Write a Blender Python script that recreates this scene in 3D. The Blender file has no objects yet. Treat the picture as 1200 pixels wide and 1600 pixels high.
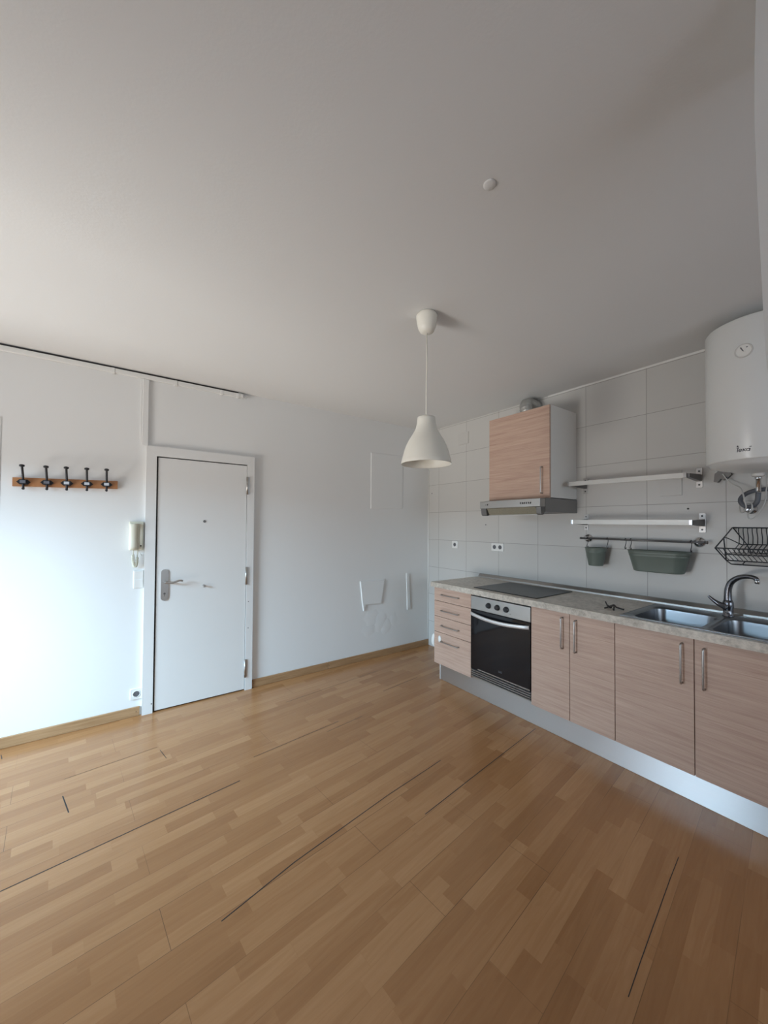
import bpy, bmesh, math, random
from mathutils import Vector, Matrix
random.seed(7)
SC = bpy.context.scene
COL = SC.collection
PI = math.pi

# ------------------------------------------------------------------ camera
cam_d = bpy.data.cameras.new('camera')
cam = bpy.data.objects.new('camera', cam_d)
COL.objects.link(cam)
CAM = Vector((-3.1948, -3.5012, 1.5021))
yaw, pitch, roll, fpx = 0.6198, 0.0179, 0.0067, 576.97
fw = Vector((math.sin(yaw), math.cos(yaw), 0)); rt = Vector((math.cos(yaw), -math.sin(yaw), 0)); up = Vector((0, 0, 1))
F = fw*math.cos(pitch) + up*math.sin(pitch); U = up*math.cos(pitch) - fw*math.sin(pitch)
R = rt*math.cos(roll) + U*math.sin(roll); U = U*math.cos(roll) - rt*math.sin(roll)
cam.matrix_world = Matrix(((R.x, U.x, -F.x, CAM.x), (R.y, U.y, -F.y, CAM.y), (R.z, U.z, -F.z, CAM.z), (0, 0, 0, 1)))
cam_d.sensor_fit = 'VERTICAL'
cam_d.sensor_height = 36
cam_d.lens = fpx*36/1600
cam_d.shift_y = 10.73/1600
cam_d.clip_start = 0.02
SC.camera = cam

# ------------------------------------------------------------------ exposure, world, daylight
SC.view_settings.view_transform = 'Standard'
SC.view_settings.look = 'None'
SC.view_settings.exposure = 0.46
SC.view_settings.gamma = 1.0
SC.view_settings.use_curve_mapping = False
world = bpy.data.worlds.new('sky')
SC.world = world
world.use_nodes = True
wbg = world.node_tree.nodes['Background']
wbg.inputs[0].default_value = (0.82, 0.84, 0.95, 1)
wbg.inputs[1].default_value = 1.3

def area(name, loc, target, sx, sy, power, color, spread=180):
    d = bpy.data.lights.new(name, 'AREA')
    d.shape = 'RECTANGLE'; d.size = sx; d.size_y = sy
    d.energy = power; d.color = color; d.spread = math.radians(spread)
    o = bpy.data.objects.new(name, d)
    COL.objects.link(o)
    o.location = loc
    o.rotation_euler = (Vector(target) - Vector(loc)).to_track_quat('-Z', 'Y').to_euler()
    return o
# daylight through the balcony door in the left wall: the sky, and the sunlit ground and houses below it
area('sky_light', (-8.6, -2.5, 3.1), (-4.0, -0.7, 1.6), 3.8, 1.7, 1150, (0.50, 0.77, 1.0))
area('street_light_bounce', (-8.8, -1.75, -0.6), (-4.0, -0.9, 1.7), 2.2, 2.2, 280, (0.98, 0.96, 0.91))
# daylight through the window behind the camera
area('rear_sky_light', (-1.9, -7.6, 1.9), (-1.9, -4.0, 1.3), 3.0, 2.2, 50, (0.62, 0.84, 1.0))

# ------------------------------------------------------------------ mesh helpers
WORLD = {}
class MB:
    def __init__(self):
        self.bm = bmesh.new(); self.mi = 0
    def _f(self, vs, smooth=False):
        try:
            f = self.bm.faces.new(vs)
        except ValueError:
            return None
        f.material_index = self.mi; f.smooth = smooth
        return f
    def hexa(self, c):                      # 8 corners: bottom ring then top ring
        v = [self.bm.verts.new(p) for p in c]
        for q in ((3, 2, 1, 0), (4, 5, 6, 7), (0, 1, 5, 4), (1, 2, 6, 5), (2, 3, 7, 6), (3, 0, 4, 7)):
            self._f([v[i] for i in q])
        return v
    def box(self, x0, x1, y0, y1, z0, z1, bev=0.0, seg=2):
        x0, x1 = sorted((x0, x1)); y0, y1 = sorted((y0, y1)); z0, z1 = sorted((z0, z1))
        v = self.hexa([(x0, y0, z0), (x1, y0, z0), (x1, y1, z0), (x0, y1, z0), (x0, y0, z1), (x1, y0, z1), (x1, y1, z1), (x0, y1, z1)])
        if bev > 0:
            es = list({e for p in v for e in p.link_edges})
            r = bmesh.ops.bevel(self.bm, geom=es, offset=bev, segments=seg, profile=0.5, affect='EDGES')
            for f in r['faces']:
                f.material_index = self.mi
        return self
    def loft(self, rings, close=True, cap0=True, cap1=True, smooth=True):
        R_ = [[self.bm.verts.new(p) for p in r] for r in rings]
        n = len(R_[0])
        for a, b in zip(R_, R_[1:]):
            for i in range(n if close else n-1):
                j = (i+1) % n
                self._f([a[i], a[j], b[j], b[i]], smooth)
        if cap0: self._f(list(reversed(R_[0])))
        if cap1: self._f(R_[-1])
        return self
    def tube(self, path, r, n=10, closed=False, caps=True):
        P = [Vector(p) for p in path]
        m = len(P)
        rad = r if isinstance(r, (list, tuple)) else [r]*m
        def tan(i):
            if closed: return (P[(i+1) % m] - P[i-1]).normalized()
            a = P[min(i+1, m-1)] - P[max(i-1, 0)]
            return a.normalized()
        t0 = tan(0)
        ref = Vector((0, 0, 1)) if abs(t0.z) < .9 else Vector((1, 0, 0))
        u = t0.cross(ref).normalized()
        rings = []
        for i in range(m):
            t = tan(i)
            u = (u - t*u.dot(t)).normalized()
            w = t.cross(u)
            rings.append([P[i] + (u*math.cos(2*PI*k/n) + w*math.sin(2*PI*k/n))*rad[i] for k in range(n)])
        if closed: rings.append(rings[0])
        R_ = [[self.bm.verts.new(p) for p in q] for q in (rings[:-1] if closed else rings)]
        if closed: R_.append(R_[0])
        for a, b in zip(R_, R_[1:]):
            for i in range(n):
                j = (i+1) % n
                self._f([a[i], a[j], b[j], b[i]], True)
        if caps and not closed:
            self._f(list(reversed(R_[0]))); self._f(R_[-1])
        return self
    def lathe(self, prof, c, ax='z', n=32, cap0=False, cap1=False):   # prof: (radius, height)
        rings = []
        for r, h in prof:
            q = []
            for k in range(n):
                a = 2*PI*k/n; s, t = r*math.cos(a), r*math.sin(a)
                p = {'z': (s, t, h), 'x': (h, s, t), 'y': (t, h, s)}[ax]
                q.append((c[0]+p[0], c[1]+p[1], c[2]+p[2]))
            rings.append(q)
        return self.loft(rings, cap0=cap0, cap1=cap1)
    def prism(self, poly, axis, a, b):      # poly in the two other axes, extruded from a to b
        def P(p, h):
            return {'x': (h, p[0], p[1]), 'y': (p[0], h, p[1]), 'z': (p[0], p[1], h)}[axis]
        return self.loft([[P(p, a) for p in poly], [P(p, b) for p in poly]], smooth=False)

def wloc(o):
    return WORLD.get(o.name, Vector((0, 0, 0)))
def obj(name, mb, mats, parent=None, normals=True, origin=None):
    bm = mb.bm
    base = wloc(parent) if parent else Vector(origin or (0, 0, 0))
    if normals:
        bmesh.ops.recalc_face_normals(bm, faces=bm.faces[:])
    if base.length: bmesh.ops.translate(bm, vec=-base, verts=bm.verts[:])
    me = bpy.data.meshes.new(name)
    bm.to_mesh(me); bm.free()
    for m in (mats if isinstance(mats, (list, tuple)) else [mats]): me.materials.append(m)
    o = bpy.data.objects.new(name, me)
    COL.objects.link(o)
    if parent: o.parent = parent
    elif origin: o.location = origin
    WORLD[o.name] = base
    return o
def tag(o, label, cat, group=None):
    o['label'] = label; o['category'] = cat
    if group: o['group'] = group
    return o
def thing(name, label, cat, loc, group=None):
    o = bpy.data.objects.new(name, None)
    o.empty_display_size = 0.05
    COL.objects.link(o); o.location = loc
    WORLD[o.name] = Vector(loc)
    return tag(o, label, cat, group)
def struct(o):
    o['kind'] = 'structure'; return o
def arc(c, r, a0, a1, n, f):
    return [f(c, r, math.radians(a0 + (a1-a0)*k/n)) for k in range(n+1)]
def smooth_path(pts, k=6):                  # Catmull-Rom through the points
    P = [Vector(p) for p in pts]; out = []
    for i in range(len(P)-1):
        a, b, c, d = P[max(i-1, 0)], P[i], P[i+1], P[min(i+2, len(P)-1)]
        for j in range(k):
            t = j/k
            out.append(0.5*((2*b) + (c-a)*t + (2*a-5*b+4*c-d)*t*t + (3*b-a-3*c+d)*t**3))
    out.append(P[-1]); return out
def rrect(cx, cy, hx, hy, r, n=8):
    pts = []
    for sx, sy, a in ((1, 1, 0), (-1, 1, 90), (-1, -1, 180), (1, -1, 270)):
        for k in range(n+1):
            t = math.radians(a + 90*k/n)
            pts.append((cx + sx*(hx-r) + r*math.cos(t), cy + sy*(hy-r) + r*math.sin(t)))
    return pts

# ------------------------------------------------------------------ materials
def new_mat(name):
    m = bpy.data.materials.new(name); m.use_nodes = True
    nt = m.node_tree
    return m, nt, nt.nodes['Principled BSDF']
def N(nt, t, **kw):
    n = nt.nodes.new(t)
    for k, v in kw.items(): setattr(n, k, v)
    return n
def pmat(name, col, rough=0.5, metal=0.0, bump=0.0, bscale=60, vary=0.0, vscale=3, spec=0.5):
    m, nt, b = new_mat(name)
    b.inputs['Base Color'].default_value = (*col, 1); b.inputs['Roughness'].default_value = rough
    b.inputs['Metallic'].default_value = metal; b.inputs['Specular IOR Level'].default_value = spec
    tc = N(nt, 'ShaderNodeTexCoord')
    nz = N(nt, 'ShaderNodeTexNoise'); nz.inputs['Scale'].default_value = vscale; nz.inputs['Detail'].default_value = 4
    nt.links.new(tc.outputs['Object'], nz.inputs['Vector'])
    if vary:
        mx = N(nt, 'ShaderNodeMix', data_type='RGBA')
        mx.inputs[6].default_value = (*[c*(1-vary) for c in col], 1); mx.inputs[7].default_value = (*[min(1, c*(1+vary)) for c in col], 1)
        nt.links.new(nz.outputs[0], mx.inputs[0]); nt.links.new(mx.outputs[2], b.inputs['Base Color'])
    if bump:
        n2 = N(nt, 'ShaderNodeTexNoise'); n2.inputs['Scale'].default_value = bscale; n2.inputs['Detail'].default_value = 5
        nt.links.new(tc.outputs['Object'], n2.inputs['Vector'])
        bp = N(nt, 'ShaderNodeBump'); bp.inputs['Strength'].default_value = bump; bp.inputs['Distance'].default_value = 0.01
        nt.links.new(n2.outputs[0], bp.inputs['Height']); nt.links.new(bp.outputs[0], b.inputs['Normal'])
    return m
M = {}
M['plaster'] = pmat('white_plaster', (0.76, 0.755, 0.74), 0.75, bump=0.10, bscale=9, vary=0.015, vscale=2)
M['ceiling'] = pmat('ceiling_paint', (0.70, 0.69, 0.675), 0.85, bump=0.05, bscale=110, vary=0.01, vscale=1.2)
M['door'] = pmat('white_lacquer', (0.74, 0.73, 0.71), 0.4, vary=0.01)
M['white'] = pmat('white_plastic', (0.78, 0.77, 0.74), 0.35, vary=0.01)
M['cream'] = pmat('cream_plastic', (0.70, 0.68, 0.56), 0.4, vary=0.02)
M['shade'] = pmat('lamp_plastic', (0.80, 0.77, 0.69), 0.45, vary=0.01)
M['enamel'] = pmat('white_enamel', (0.74, 0.74, 0.72), 0.28, vary=0.01)
M['carcass'] = pmat('carcass_white', (0.74, 0.715, 0.675), 0.45, vary=0.01)
M['steel'] = pmat('satin_steel', (0.46, 0.44, 0.42), 0.38, 1.0, vary=0.05, vscale=20)
M['bright'] = pmat('bright_steel', (0.78, 0.77, 0.76), 0.5, 0.65, vary=0.03, vscale=20)
M['chrome'] = pmat('chrome', (0.72, 0.72, 0.72), 0.10, 1.0, vary=0.02)
M['faucet'] = pmat('dark_chrome', (0.20, 0.205, 0.225), 0.24, 1.0, vary=0.05)
M['darksteel'] = pmat('dark_steel', (0.16, 0.155, 0.15), 0.45, 0.7, vary=0.05)
M['hoodside'] = pmat('hood_grey', (0.22, 0.21, 0.20), 0.45, 0.3, vary=0.05)
M['black'] = pmat('black_plastic', (0.025, 0.025, 0.027), 0.4, vary=0.1)
M['iron'] = pmat('black_iron', (0.030, 0.030, 0.034), 0.45, 0.4, vary=0.2, vscale=40)
M['wire'] = pmat('dark_wire', (0.030, 0.035, 0.042), 0.4, 0.2, vary=0.1)
M['gap'] = pmat('dark_joint', (0.03, 0.027, 0.025), 0.9, vary=0.1)
M['ovenglass'] = pmat('oven_glass', (0.008, 0.008, 0.010), 0.06, vary=0.1)
M['hob'] = pmat('hob_glass', (0.020, 0.019, 0.019), 0.30, vary=0.1, spec=0.28)
M['ring'] = pmat('hob_marking', (0.05, 0.05, 0.05), 0.4, vary=0.1, spec=0.28)
M['green'] = pmat('green_enamel', (0.128, 0.152, 0.128), 0.42, vary=0.06, vscale=8)
M['duct'] = pmat('aluminium_duct', (0.60, 0.60, 0.58), 0.35, 0.9, vary=0.1, vscale=30, bump=0.2, bscale=80)
M['hose'] = pmat('grey_hose', (0.13, 0.14, 0.16), 0.4, 0.4, bump=0.4, bscale=300, vary=0.1)
M['cable'] = pmat('white_cable', (0.55, 0.55, 0.53), 0.5, vary=0.03)
M['gauge'] = pmat('gauge_face', (0.62, 0.60, 0.57), 0.4, vary=0.02)
M['logo'] = pmat('logo_ink', (0.035, 0.035, 0.045), 0.5, vary=0.05)
M['greyink'] = pmat('grey_ink', (0.12, 0.12, 0.13), 0.5, vary=0.05)
M['filter'] = pmat('filter_mesh', (0.36, 0.33, 0.25), 0.5, 0.4, bump=0.8, bscale=260, vary=0.25, vscale=120)
M['hole'] = pmat('dark_hole', (0.05, 0.045, 0.04), 0.7, vary=0.1)
M['label'] = pmat('label_card', (0.62, 0.66, 0.72), 0.25, vary=0.08, vscale=60)
M['darklabel'] = pmat('label_dark', (0.16, 0.17, 0.20), 0.25, vary=0.08, vscale=60)
M['clutter'] = pmat('dark_bronze', (0.05, 0.043, 0.040), 0.45, 0.4, vary=0.2, vscale=60)
M['facade'] = pmat('window_frame_paint', (0.7, 0.7, 0.7), 0.5, vary=0.01)

def brushed(name, col, rough, axis, aniso=0.0, bstr=0.05):       # fine scratches along one axis
    m, nt, b = new_mat(name)
    b.inputs['Metallic'].default_value = 1.0
    b.inputs['Base Color'].default_value = (*col, 1)
    if aniso:
        b.inputs['Anisotropic'].default_value = aniso
        tv = N(nt, 'ShaderNodeCombineXYZ'); tv.inputs[2].default_value = 1.0
        nt.links.new(tv.outputs[0], b.inputs['Tangent'])
    tc = N(nt, 'ShaderNodeTexCoord'); mp = N(nt, 'ShaderNodeMapping')
    s = [180, 180, 180]; s[axis] = 2
    mp.inputs['Scale'].default_value = s
    nz = N(nt, 'ShaderNodeTexNoise'); nz.inputs['Scale'].default_value = 1; nz.inputs['Detail'].default_value = 3
    nt.links.new(tc.outputs['Object'], mp.inputs[0]); nt.links.new(mp.outputs[0], nz.inputs['Vector'])
    mr = N(nt, 'ShaderNodeMapRange'); mr.inputs[3].default_value = rough*0.75; mr.inputs[4].default_value = rough*1.25
    nt.links.new(nz.outputs[0], mr.inputs[0]); nt.links.new(mr.outputs[0], b.inputs['Roughness'])
    bp = N(nt, 'ShaderNodeBump'); bp.inputs['Strength'].default_value = bstr; bp.inputs['Distance'].default_value = 0.002
    nt.links.new(nz.outputs[0], bp.inputs['Height']); nt.links.new(bp.outputs[0], b.inputs['Normal'])
    return m
M['plinth'] = brushed('plinth_aluminium', (0.66, 0.66, 0.66), 0.44, 1, 0.9)
M['sink'] = brushed('sink_steel', (0.26, 0.27, 0.285), 0.32, 1, 0.0, 0.006)
M['panel'] = brushed('panel_steel', (0.44, 0.43, 0.415), 0.38, 1)

def wood_front():
    m, nt, b = new_mat('pale_oak_front')
    b.inputs['Roughness'].default_value = 0.42
    tc = N(nt, 'ShaderNodeTexCoord'); mp = N(nt, 'ShaderNodeMapping')
    mp.inputs['Scale'].default_value = (3, 1.6, 46)
    nt.links.new(tc.outputs['Object'], mp.inputs[0])
    n1 = N(nt, 'ShaderNodeTexNoise'); n1.inputs['Scale'].default_value = 1.0; n1.inputs['Detail'].default_value = 6; n1.inputs['Roughness'].default_value = 0.62; n1.inputs['Distortion'].default_value = 0.6
    nt.links.new(mp.outputs[0], n1.inputs['Vector'])
    mp2 = N(nt, 'ShaderNodeMapping'); mp2.inputs['Scale'].default_value = (3, 7, 260)
    nt.links.new(tc.outputs['Object'], mp2.inputs[0])
    n2 = N(nt, 'ShaderNodeTexNoise'); n2.inputs['Scale'].default_value = 1.0; n2.inputs['Detail'].default_value = 3
    nt.links.new(mp2.outputs[0], n2.inputs['Vector'])
    ad = N(nt, 'ShaderNodeMix', data_type='FLOAT'); ad.inputs[0].default_value = 0.38
    nt.links.new(n1.outputs[0], ad.inputs[2]); nt.links.new(n2.outputs[0], ad.inputs[3])
    cr = N(nt, 'ShaderNodeValToRGB')
    e = cr.color_ramp.elements
    e[0].position = 0.30; e[0].color = (0.385, 0.240, 0.180, 1)
    e[1].position = 0.66; e[1].color = (0.585, 0.415, 0.328, 1)
    k = e.new(0.48); k.color = (0.500, 0.338, 0.260, 1)
    nt.links.new(ad.outputs[0], cr.inputs[0]); nt.links.new(cr.outputs[0], b.inputs['Base Color'])
    return m
M['oak'] = wood_front()
M['rail'] = brushed('rail_steel', (0.44, 0.43, 0.41), 0.45, 1)

def skirting():
    m, nt, b = new_mat('skirting_oak')
    b.inputs['Roughness'].default_value = 0.45
    tc = N(nt, 'ShaderNodeTexCoord'); mp = N(nt, 'ShaderNodeMapping'); mp.inputs['Scale'].default_value = (4, 4, 90)
    nt.links.new(tc.outputs['Object'], mp.inputs[0])
    n1 = N(nt, 'ShaderNodeTexNoise'); n1.inputs['Scale'].default_value = 1; n1.inputs['Detail'].default_value = 5
    nt.links.new(mp.outputs[0], n1.inputs['Vector'])
    cr = N(nt, 'ShaderNodeValToRGB'); e = cr.color_ramp.elements
    e[0].position = .3; e[0].color = (0.30, 0.165, 0.075, 1); e[1].position = .7; e[1].color = (0.43, 0.26, 0.135, 1)
    nt.links.new(n1.outputs[0], cr.inputs[0]); nt.links.new(cr.outputs[0], b.inputs['Base Color'])
    return m
M['skirting'] = skirting()
M['rackwood'] = pmat('rack_wood', (0.42, 0.19, 0.075), 0.5, vary=0.25, vscale=12)

def worktop():
    m, nt, b = new_mat('speckled_worktop')
    b.inputs['Roughness'].default_value = 0.34
    tc = N(nt, 'ShaderNodeTexCoord')
    n1 = N(nt, 'ShaderNodeTexNoise'); n1.inputs['Scale'].default_value = 38; n1.inputs['Detail'].default_value = 7; n1.inputs['Roughness'].default_value = 0.7
    n2 = N(nt, 'ShaderNodeTexNoise'); n2.inputs['Scale'].default_value = 9; n2.inputs['Detail'].default_value = 3
    for n in (n1, n2): nt.links.new(tc.outputs['Object'], n.inputs['Vector'])
    ad = N(nt, 'ShaderNodeMix', data_type='FLOAT'); ad.inputs[0].default_value = 0.3
    nt.links.new(n1.outputs[0], ad.inputs[2]); nt.links.new(n2.outputs[0], ad.inputs[3])
    cr = N(nt, 'ShaderNodeValToRGB'); e = cr.color_ramp.elements
    e[0].position = .36; e[0].color = (0.34, 0.295, 0.245, 1); e[1].position = .60; e[1].color = (0.62, 0.555, 0.475, 1)
    nt.links.new(ad.outputs[0], cr.inputs[0]); nt.links.new(cr.outputs[0], b.inputs['Base Color'])
    return m
M['worktop'] = worktop()

def tiles():
    m, nt, b = new_mat('wall_tiles')
    tc = N(nt, 'ShaderNodeTexCoord'); sp = N(nt, 'ShaderNodeSeparateXYZ'); cb = N(nt, 'ShaderNodeCombineXYZ')
    nt.links.new(tc.outputs['Object'], sp.inputs[0])
    my = N(nt, 'ShaderNodeMath', operation='MULTIPLY_ADD'); my.inputs[1].default_value = -1; my.inputs[2].default_value = -0.188 + 0.4425*4
    mz = N(nt, 'ShaderNodeMath', operation='ADD'); mz.inputs[1].default_value = -0.990 + 0.340*6
    nt.links.new(sp.outputs[1], my.inputs[0]); nt.links.new(sp.outputs[2], mz.inputs[0])
    nt.links.new(my.outputs[0], cb.inputs[0]); nt.links.new(mz.outputs[0], cb.inputs[1])
    br = N(nt, 'ShaderNodeTexBrick', offset=0.0, squash=1.0)
    br.inputs['Scale'].default_value = 1; br.inputs['Brick Width'].default_value = 0.4425; br.inputs['Row Height'].default_value = 0.340
    br.inputs['Mortar Size'].default_value = 0.0022; br.inputs['Mortar Smooth'].default_value = 0.2; br.inputs['Bias'].default_value = 0
    br.inputs['Color1'].default_value = (0.53, 0.515, 0.49, 1); br.inputs['Color2'].default_value = (0.55, 0.535, 0.51, 1); br.inputs['Mortar'].default_value = (0.30, 0.285, 0.265, 1)
    nt.links.new(cb.outputs[0], br.inputs['Vector'])
    nt.links.new(br.outputs['Color'], b.inputs['Base Color'])
    b.inputs['Roughness'].default_value = 0.33
    inv = N(nt, 'ShaderNodeMath', operation='SUBTRACT'); inv.inputs[0].default_value = 1
    nt.links.new(br.outputs['Fac'], inv.inputs[1])
    nz = N(nt, 'ShaderNodeTexNoise'); nz.inputs['Scale'].default_value = 5; nz.inputs['Detail'].default_value = 1
    nt.links.new(tc.outputs['Object'], nz.inputs['Vector'])
    ad = N(nt, 'ShaderNodeMath', operation='MULTIPLY_ADD'); ad.inputs[1].default_value = 0.5
    nt.links.new(nz.outputs[0], ad.inputs[0]); nt.links.new(inv.outputs[0], ad.inputs[2])
    bp = N(nt, 'ShaderNodeBump'); bp.inputs['Strength'].default_value = 0.25; bp.inputs['Distance'].default_value = 0.003
    nt.links.new(ad.outputs[0], bp.inputs['Height']); nt.links.new(bp.outputs[0], b.inputs['Normal'])
    return m
M['tiles'] = tiles()
M['tileplate'] = pmat('tile_coloured_plastic', (0.53, 0.515, 0.49), 0.35, vary=0.01)

def laminate():
    m, nt, b = new_mat('strip_laminate')
    tc = N(nt, 'ShaderNodeTexCoord'); mp = N(nt, 'ShaderNodeMapping')
    mp.inputs['Rotation'].default_value = (0, 0, -math.atan(0.113))
    mp.inputs['Location'].default_value = (0, 0.0, 0)
    nt.links.new(tc.outputs['Object'], mp.inputs[0])
    L = nt.links.new
    sh = N(nt, 'ShaderNodeVectorMath', operation='ADD'); sh.inputs[1].default_value = (20.0, 1.829 + 20*0.19, 0)
    L(mp.outputs[0], sh.inputs[0])
    br = N(nt, 'ShaderNodeTexBrick', offset=0.41, squash=1.0, offset_frequency=2)
    br.inputs['Scale'].default_value = 1; br.inputs['Brick Width'].default_value = 0.43; br.inputs['Row Height'].default_value = 0.19/3
    br.inputs['Mortar Size'].default_value = 0.0003; br.inputs['Bias'].default_value = 0.0
    br.inputs['Color1'].default_value = (0, 0, 0, 1); br.inputs['Color2'].default_value = (1, 1, 1, 1); br.inputs['Mortar'].default_value = (0.4, 0.4, 0.4, 1)
    # strips of uneven length: wobble the lengthwise coordinate from row to row
    sp = N(nt, 'ShaderNodeSeparateXYZ'); L(sh.outputs[0], sp.inputs[0])
    row = N(nt, 'ShaderNodeMath', operation='DIVIDE'); row.inputs[1].default_value = 0.19/3; L(sp.outputs[1], row.inputs[0])
    fl = N(nt, 'ShaderNodeMath', operation='FLOOR'); L(row.outputs[0], fl.inputs[0])
    wn = N(nt, 'ShaderNodeTexWhiteNoise', noise_dimensions='1D'); L(fl.outputs[0], wn.inputs['W'])
    ox = N(nt, 'ShaderNodeMath', operation='MULTIPLY_ADD'); ox.inputs[1].default_value = 0.9; L(wn.outputs['Value'], ox.inputs[0]); L(sp.outputs[0], ox.inputs[2])
    cb = N(nt, 'ShaderNodeCombineXYZ'); L(ox.outputs[0], cb.inputs[0]); L(sp.outputs[1], cb.inputs[1])
    L(cb.outputs[0], br.inputs['Vector'])
    # grain, shifted strip by strip
    gs = N(nt, 'ShaderNodeMapping'); gs.inputs['Scale'].default_value = (2.6, 34, 1)
    L(sh.outputs[0], gs.inputs[0])
    ga = N(nt, 'ShaderNodeVectorMath', operation='MULTIPLY_ADD'); ga.inputs[1].default_value = (37, 11, 23); L(br.outputs['Color'], ga.inputs[0]); L(gs.outputs[0], ga.inputs[2])
    g1 = N(nt, 'ShaderNodeTexNoise'); g1.inputs['Scale'].default_value = 1.0; g1.inputs['Detail'].default_value = 6; g1.inputs['Roughness'].default_value = 0.6; g1.inputs['Distortion'].default_value = 1.6
    L(ga.outputs[0], g1.inputs['Vector'])
    mixv = N(nt, 'ShaderNodeMix', data_type='FLOAT'); mixv.inputs[0].default_value = 0.45
    L(g1.outputs[0], mixv.inputs[2]); L(br.outputs['Color'], mixv.inputs[3])
    cr = N(nt, 'ShaderNodeValToRGB'); e = cr.color_ramp.elements
    e[0].position = .12; e[0].color = (0.275, 0.122, 0.045, 1); e[1].position = .88; e[1].color = (0.460, 0.240, 0.108, 1)
    k = e.new(.5); k.color = (0.358, 0.171, 0.070, 1)
    L(mixv.outputs[0], cr.inputs[0])
    # board joints
    bj = N(nt, 'ShaderNodeTexBrick', offset=0.37, squash=1.0)
    bj.inputs['Scale'].default_value = 1; bj.inputs['Brick Width'].default_value = 1.29; bj.inputs['Row Height'].default_value = 0.19
    bj.inputs['Mortar Size'].default_value = 0.0011; bj.inputs['Mortar Smooth'].default_value = 0.3
    L(sh.outputs[0], bj.inputs['Vector'])
    jn = N(nt, 'ShaderNodeTexNoise'); jn.inputs['Scale'].default_value = 1.3; L(tc.outputs['Object'], jn.inputs['Vector'])
    jr = N(nt, 'ShaderNodeMapRange'); jr.inputs[1].default_value = .40; jr.inputs[2].default_value = .66; jr.inputs[3].default_value = .12; jr.inputs[4].default_value = .8
    L(jn.outputs[0], jr.inputs[0])
    jm = N(nt, 'ShaderNodeMath', operation='MULTIPLY'); L(bj.outputs['Fac'], jm.inputs[0]); L(jr.outputs[0], jm.inputs[1])
    mx = N(nt, 'ShaderNodeMix', data_type='RGBA'); mx.inputs[7].default_value = (0.06, 0.035, 0.02, 1)
    L(jm.outputs[0], mx.inputs[0]); L(cr.outputs[0], mx.inputs[6]); L(mx.outputs[2], b.inputs['Base Color'])
    rn = N(nt, 'ShaderNodeMapRange'); rn.inputs[3].default_value = 0.20; rn.inputs[4].default_value = 0.30
    L(g1.outputs[0], rn.inputs[0]); L(rn.outputs[0], b.inputs['Roughness'])
    return m
M['floor'] = laminate()

# ------------------------------------------------------------------ the room
H = 2.7055
XL, YR = -5.6, -5.6                         # left wall, wall behind the camera
fl = MB(); fl.box(XL-0.12, 0.12, YR-0.12, 0.12, -0.06, 0.0)
fl.mi = 1
def floor_gap(pts, w=0.004):                # opened joints between the boards
    for (x0, y0), (x1, y1) in zip(pts, pts[1:]):
        d = Vector((x1-x0, y1-y0, 0)).normalized(); n = Vector((-d.y, d.x, 0))*w/2
        a, b = Vector((x0, y0, 0.0006)), Vector((x1, y1, 0.0006))
        fl._f([fl.bm.verts.new(p) for p in (a-n, b-n, b+n, a+n)])
floor_gap([(-4.1, -1.413), (-3.57, -1.352), (-3.02, -1.283), (-2.6, -1.232)], 0.0052)
floor_gap([(-2.86, -1.99), (-2.54, -1.915), (-1.97, -1.825), (-1.5, -1.77)], 0.0042)
floor_gap([(-1.88, -2.045), (-1.31, -1.978), (-0.66, -1.905)], 0.0042)
floor_gap([(-2.47, -1.055), (-2.13, -1.016), (-1.81, -0.98)], 0.0038)
floor_gap([(-3.44, -0.63), (-2.97, -0.575)], 0.0025)
floor_gap([(-1.23, -0.755), (-0.78, -0.70)], 0.004)
floor_gap([(-2.03, -0.46), (-1.0, -0.34)], 0.003)
floor_gap([(-3.43, -0.802), (-3.39, -0.973)], 0.005)
floor_gap([(-2.957, -0.623), (-2.931, -0.748)], 0.003)
floor_gap([(-1.95, -1.06), (-1.62, -1.02)], 0.003)
floor_gap([(-3.80, -0.10), (-3.785, -0.16)], 0.004)
floor_gap([(-1.85, -2.978), (-1.70, -2.96), (-1.25, -2.91), (-1.1, -2.895)], 0.0025)
struct(obj('floor', fl, [M['floor'], M['gap']], normals=False))
c = MB(); c.box(XL-0.12, 0.12, YR-0.12, 0.12, H, H+0.06)
struct(obj('ceiling', c, M['ceiling']))

wb = MB(); wb.box(XL-0.12, 0.12, 0, 0.12, 0, H)
struct(obj('wall_back', wb, M['plaster']))
wr = MB(); wr.box(0, 0.12, YR-0.12, 0, 0, H)
struct(obj('wall_right', wr, M['tiles']))
def wall_hole(name, axis, p0, p1, a0, a1, ha, hb, za, zb):
    w = MB()
    for (s, t, z0, z1) in ((a0, ha, 0, H), (hb, a1, 0, H), (ha, hb, 0, za), (ha, hb, zb, H)):
        if t - s < 1e-4 or z1 - z0 < 1e-4: continue
        if axis == 'x': w.box(p0, p1, s, t, z0, z1)
        else: w.box(s, t, p0, p1, z0, z1)
    return struct(obj(name, w, M['plaster']))
LW = (-2.1, -0.55, 0.02, 2.12)              # balcony door in the left wall
RW = (-3.2, -0.7, 0.85, 2.15)               # window behind the camera
wall_hole('wall_left', 'x', XL-0.12, XL, YR-0.12, 0.0, LW[0], LW[1], LW[2], LW[3])
wall_hole('wall_front', 'y', YR-0.12, YR, XL, 0.0, RW[0], RW[1], RW[2], RW[3])
f = MB(); t = 0.05
f.box(XL-0.09, XL-0.03, LW[0], LW[0]+t, LW[2], LW[3]); f.box(XL-0.09, XL-0.03, LW[1]-t, LW[1], LW[2], LW[3])
f.box(XL-0.09, XL-0.03, LW[0]+t, LW[1]-t, LW[2], LW[2]+t); f.box(XL-0.09, XL-0.03, LW[0]+t, LW[1]-t, LW[3]-t, LW[3])
struct(obj('window_1', f, M['facade']))
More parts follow.
